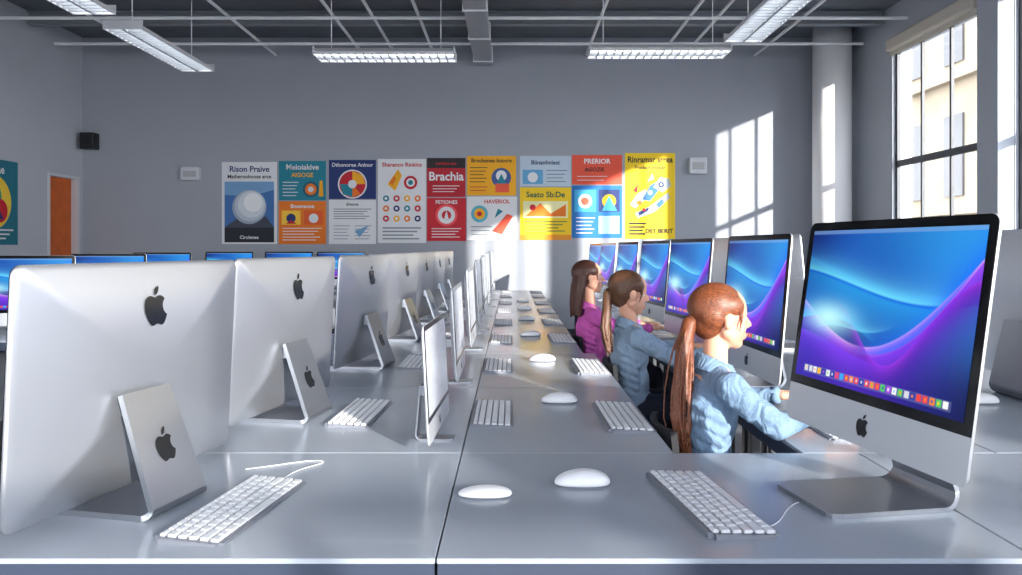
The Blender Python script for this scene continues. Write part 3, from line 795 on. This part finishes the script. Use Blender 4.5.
for y in (2.40,3.72,4.85):
    keyboard(.975 if y<3 else (.95 if y<4 else .92),y,-90,y<3,'slim white keyboard under the hands of a seated girl','keyboards at the lit computers',.9)

# ------------------------------------------------------------------ posters
_pm={}
def pm(c):
    if c not in _pm: _pm[c]=mat('poster_ink_%d_%d_%d'%c, rgb(*c), .6, var=.02, vscale=3)
    return _pm[c]
def poster(x0,x1,y0,y1,base,items,label,wall='back',Z=YB):
    k=(Z)/F
    if wall=='back':
        X0=(x0-CX)*k; X1=(x1-CX)*k; Z1=CAMZ+(CY-y0)*k; Z0=CAMZ+(CY-y1)*k
        r=empty('poster',((X0+X1)/2,Z-.0005,Z0)); w=X1-X0; h=Z1-Z0
    else:
        X0,X1,Z0,Z1=x0,x1,y0,y1; r=empty('poster',(XL+.0005,(x0+x1)/2,Z0),math.pi/2); w=x1-x0; h=y1-y0
    new_obj('sheet',box_mesh(-w/2,w/2,-.006,0,0,h),pm(base),r)
    bm=bmesh.new(); mats=[]; d=.0065
    def mi(c):
        m=pm(c)
        if m not in mats: mats.append(m)
        return mats.index(m)
    for it in items:
        kd=it[0]
        if kd=='r':
            _,a,b,c,e,col=it
            v=[bm.verts.new((-w/2+px*w,-d,pz*h)) for px,pz in ((a,b),(c,b),(c,e),(a,e))]; f=bm.faces.new(v); f.material_index=mi(col)
        elif kd=='d':
            _,cx,cz,rad,col=it
            v=[bm.verts.new((-w/2+cx*w+rad*w*math.cos(t),-d,cz*h+rad*w*math.sin(t))) for t in np.linspace(0,2*math.pi,28,endpoint=False)]; f=bm.faces.new(v); f.material_index=mi(col)
        elif kd=='p':
            _,pp,col=it
            v=[bm.verts.new((-w/2+a*w,-d,b*h)) for a,b in pp]; f=bm.faces.new(v); f.material_index=mi(col)
        elif kd=='l':
            _,a,b,c,e,n,col=it
            for i in range(n):
                zz=e-(e-b)*(i+.5)/n; ww=c-(c-a)*(.25*((i*37)%5)/5)
                v=[bm.verts.new((-w/2+px*w,-d,pz*h)) for px,pz in ((a,zz-.009),(ww,zz-.009),(ww,zz+.009),(a,zz+.009))]; f=bm.faces.new(v); f.material_index=mi(col)
        elif kd=='t':
            _,cx,cz,size,s,col=it
            me=text_mesh(s,size*h*1.15,.022)
            xs=[v.co.x for v in me.vertices]; tw=max(xs)-min(xs); sc=min(1,.90*w/tw)
            o=new_obj('lettering',me,pm(col),r,(-w/2+cx*w,-d-.002,cz*h),(math.pi/2,0,0)); o.scale=(sc,1,1)
        d+=.0007
    if len(bm.faces):
        me=mesh_from(bm); new_obj('artwork',me,mats,r)
    else: bm.free()
    tag(r,label,'poster','posters on the wall')
W_=(228,230,234); K=(20,22,30); TE=(10,130,152); OR=(236,120,10); NV=(18,46,110); RD=(200,16,40); YE=(246,176,10); YB_=(246,206,10); CO=(232,84,58); BL=(10,110,186); SK=(96,168,214)
poster(222,277,162,244,W_,[('t',.5,.91,.085,'Rison Praive',NV),('t',.5,.82,.055,'Mathernohoose arce',K),('r',.05,.02,.95,.76,(60,112,176)),('p',[(.05,.60),(.05,.76),(.95,.76),(.95,.66),(.5,.58)],(116,162,206)),('r',.05,.02,.95,.2,(24,30,44)),('p',[(.05,.2),(.3,.32),(.55,.24),(.8,.34),(.95,.2)],(60,66,80)),('d',.5,.45,.31,(150,166,186)),('d',.52,.465,.285,(186,198,212)),('d',.54,.48,.24,(214,222,230)),('d',.57,.505,.17,(240,243,246)),('t',.5,.08,.05,'Cirolenae',W_)],'white poster with a silver sphere over a blue landscape')
poster(279,326,161,200.4,TE,[('t',.5,.84,.17,'Meioiakive',W_),('t',.5,.64,.13,'AIGOGE',YE),('l',.08,.08,.42,.5,5,W_),('d',.68,.28,.17,(30,90,110)),('d',.68,.28,.12,OR),('d',.68,.28,.06,W_),('p',[(.85,.1),(.95,.1),(.93,.5),(.87,.5)],YE)],'teal poster with white title lettering')
poster(279,326,201.2,244,OR,[('t',.5,.88,.11,'Bnsenecoe',W_),('r',.06,.45,.46,.78,(250,200,60)),('r',.54,.45,.94,.78,(230,90,30)),('l',.08,.06,.92,.4,5,W_),('d',.26,.6,.1,NV),('d',.74,.6,.1,W_),('p',[(.15,.47),(.26,.56),(.38,.47)],RD)],'orange poster with small pictures and lines')
poster(329,376,160,199,NV,[('t',.5,.87,.12,'Dthonoree Aninor',W_),('d',.5,.38,.31,W_),('d',.5,.38,.28,RD),('p',[(.5,.38),(.77,.38),(.72,.6),(.5,.72)],YE),('p',[(.5,.38),(.23,.38),(.3,.12),(.5,.05)],TE),('p',[(.5,.38),(.5,.05),(.68,.12)],OR),('d',.5,.38,.09,W_)],'navy poster with a round multicoloured chart')
poster(329,376,200,244,W_,[('t',.5,.9,.08,'Elwone',K),('l',.1,.55,.9,.82,5,(120,130,145)),('l',.1,.08,.45,.45,5,(150,160,175)),('l',.55,.08,.9,.45,5,(150,160,175)),('p',[(.55,.3),(.85,.42),(.65,.15)],(110,160,200))],'white poster filled with lines of small print')
poster(378,426,159,243,W_,[('t',.5,.93,.06,'Sharanco Rinkins',RD),('p',[(.2,.70),(.42,.88),(.5,.8),(.36,.62)],YE),('p',[(.24,.72),(.34,.80),(.38,.76),(.3,.68)],OR),('d',.68,.72,.14,RD),('d',.68,.72,.09,W_),('d',.68,.72,.05,TE)]+[('d',.17+.22*i,.53-.12*j,.065,[TE,OR,RD,NV,YE][(i*2+j)%5]) for i in range(4) for j in range(3)]+[('d',.17+.22*i,.53-.12*j,.03,W_) for i in range(4) for j in range(3)]+[('l',.1,.03,.9,.2,4,(140,150,160))],'white poster with rows of small coloured icons')
poster(427,465.4,158,197,(185,10,36),[('r',0,.74,1,1,(28,22,30)),('t',.5,.86,.09,'Lorhane aue',RD),('t',.5,.52,.27,'Brachia',W_),('l',.15,.1,.85,.32,3,W_)],'red and black poster with large white script')
poster(427,466,198,241,RD,[('d',.5,.6,.28,(240,80,90)),('d',.5,.6,.22,W_),('d',.5,.6,.12,RD),('p',[(.44,.5),(.56,.5),(.5,.72)],W_),('t',.5,.9,.1,'PETIONES',W_),('l',.12,.06,.88,.32,4,W_)],'red poster with a white round emblem')
poster(467,516,156,195.5,YE,[('t',.5,.88,.12,'Brockenee Iniocre',K),('l',.06,.3,.42,.75,5,K),('d',.7,.45,.2,(60,90,150)),('r',.58,.08,.86,.3,(240,90,60)),('d',.7,.5,.11,W_),('p',[(.6,.3),(.8,.3),(.7,.55)],TE),('l',.06,.08,.42,.26,2,RD)],'amber poster with a small illustration')
poster(467,517,196.5,240,W_,[('t',.6,.88,.11,'HAVERIOL',RD),('d',.25,.6,.17,(90,180,200)),('d',.25,.6,.11,YE),('d',.25,.6,.05,RD),('p',[(.5,.2),(.8,.6),(.92,.55),(.7,.12)],CO),('p',[(.55,.5),(.62,.72),(.72,.66)],TE),('l',.08,.08,.5,.35,3,(120,130,140))],'white poster with red title and small drawings')
poster(520,571,156,186.5,(190,208,224),[('t',.5,.78,.17,'Biinanhniest',NV),('r',.05,.08,.45,.55,SK),('d',.25,.3,.1,W_),('l',.52,.1,.92,.58,4,NV)],'pale blue poster with dark lettering')
poster(520,571,187.5,240,YB_,[('t',.5,.86,.13,'Seato Sb:De',(10,90,70)),('r',.06,.42,.94,.74,(240,236,180)),('p',[(.1,.45),(.4,.7),(.6,.5),(.9,.68),(.9,.45)],OR),('d',.25,.62,.06,RD),('l',.08,.14,.92,.38,4,(60,110,70)),('r',0,0,1,.1,(235,150,30))],'yellow poster with green lettering')
poster(572,622,155,184.5,CO,[('t',.5,.78,.2,'PRERIOR',W_),('t',.45,.5,.16,'AGOZIE',K),('l',.1,.08,.7,.34,2,W_)],'coral poster with bold white lettering')
poster(572,622,185.5,238,BL,[('r',.05,.5,.48,.92,(60,170,220)),('r',.53,.5,.95,.92,NV),('d',.26,.7,.14,W_),('d',.26,.7,.08,CO),('d',.74,.7,.14,YE),('p',[(.6,.52),(.74,.8),(.9,.52)],(60,170,220)),('l',.08,.06,.46,.42,5,W_),('r',.53,.08,.95,.42,(150,195,225))],'blue poster with small panels and lines')
BLU=(52,116,186); GR=(170,180,190)
poster(625,675,153,239,(244,206,12),[('t',.5,.92,.085,'Rinramar srrea',K),('t',.5,.83,.05,'Pratlaor Inosiar',K),
 ('p',[(.10,.40),(.24,.52),(.40,.58),(.46,.50),(.34,.42),(.20,.36)],W_),('p',[(.34,.46),(.50,.62),(.62,.66),(.66,.56),(.50,.44)],BLU),('p',[(.56,.60),(.70,.72),(.88,.70),(.92,.62),(.76,.54)],GR),
 ('p',[(.20,.30),(.50,.38),(.86,.54),(.90,.48),(.60,.32),(.26,.24)],GR),('p',[(.26,.31),(.48,.37),(.46,.33),(.28,.27)],NV),('d',.28,.42,.05,OR),('d',.50,.54,.045,W_),('d',.72,.63,.055,NV),('d',.72,.63,.025,W_),
 ('p',[(.62,.40),(.74,.47),(.78,.42),(.68,.36)],BLU),('p',[(.16,.56),(.26,.64),(.24,.54)],RD),('p',[(.44,.66),(.54,.76),(.58,.70)],GR),('d',.38,.34,.03,RD),
 ('t',.68,.09,.06,'DST BERIT',K),('l',.08,.04,.42,.20,4,K)],'yellow poster with a blue and grey machine illustration')
poster(9.05,9.98,1.34,2.40,(24,110,130),[('d',.5,.5,.36,(240,200,60)),('d',.42,.55,.24,(40,160,120)),('d',.62,.4,.16,RD),('d',.42,.58,.1,W_),('p',[(.3,.3),(.5,.55),(.7,.3)],NV),('t',.5,.88,.12,'Sionae',W_),('l',.1,.05,.9,.2,3,W_)],'teal poster with colourful round figures on the side wall',wall='left')

def wallbox(x,z,w,h,label):
    r=empty('alarm_box',(x,YB,z)); new_obj('case',box_mesh(-w/2,w/2,-.09,0,-h/2,h/2,.02,3),M_trim,r)
    new_obj('lens',box_mesh(-w*.35,w*.35,-.094,-.089,-h*.25,h*.2,.002,1),mat('lens_grey',rgb(170,172,176),.3),r)
    tag(r,label,'alarm box')
wallbox((192-CX)*YB/F,CAMZ+(CY-174)*YB/F,.28,.20,'white alarm box mounted on the grey wall beside the posters')
wallbox((697-CX)*YB/F,CAMZ+(CY-166)*YB/F,.26,.24,'white alarm box mounted near the yellow poster')
r=empty('loudspeaker',(XL+.16,YB-.02,2.87)); new_obj('cabinet',box_mesh(-.1,.1,-.18,0,-.12,.12,.012,2),M_blackp,r)
new_obj('speaker_grille',cyl_mesh((0,-.182,0),(0,-.178,0),.07,seg=24),M_black,r)
new_obj('bracket',box_mesh(-.02,.02,-.01,.02,-.04,.04),M_blackp,r)
tag(r,'small black loudspeaker mounted in the corner of the room','speaker')

# ------------------------------------------------------------------ light
sun=bpy.data.lights.new('sun','SUN'); sun.energy=10.0; sun.angle=math.radians(1.0); sun.color=(1,.955,.88)
so=bpy.data.objects.new('sun',sun); COL.objects.link(so)
so.rotation_euler=Vector((-1,1.6,-.42)).to_track_quat('-Z','Y').to_euler(); so.location=(12,-14,9)
w=bpy.data.worlds.new('sky'); S.world=w; w.use_nodes=True
N=w.node_tree.nodes; L=w.node_tree.links; bg=N['Background']
tc=N.new('ShaderNodeTexCoord'); sp=N.new('ShaderNodeSeparateXYZ'); cr=N.new('ShaderNodeValToRGB')
L.new(tc.outputs['Generated'],sp.inputs[0]); L.new(sp.outputs['Z'],cr.inputs['Fac'])
cr.color_ramp.elements[0].color=(.98,.985,1,1); cr.color_ramp.elements[1].color=(.70,.82,1,1); cr.color_ramp.elements[1].position=.7
L.new(cr.outputs['Color'],bg.inputs['Color']); bg.inputs['Strength'].default_value=5.6

cam=bpy.data.cameras.new('camera'); co=bpy.data.objects.new('camera',cam); COL.objects.link(co)
co.location=(0,0,CAMZ); co.rotation_euler=(math.pi/2,0,0)
cam.sensor_width=36; cam.sensor_fit='HORIZONTAL'; cam.lens=36*F/1022; cam.shift_x=-(CX-511)/1022; cam.shift_y=-(287.5-CY)/1022
cam.clip_start=.05; cam.clip_end=300
S.camera=co
S.view_settings.view_transform='Standard'; S.view_settings.exposure=0.15
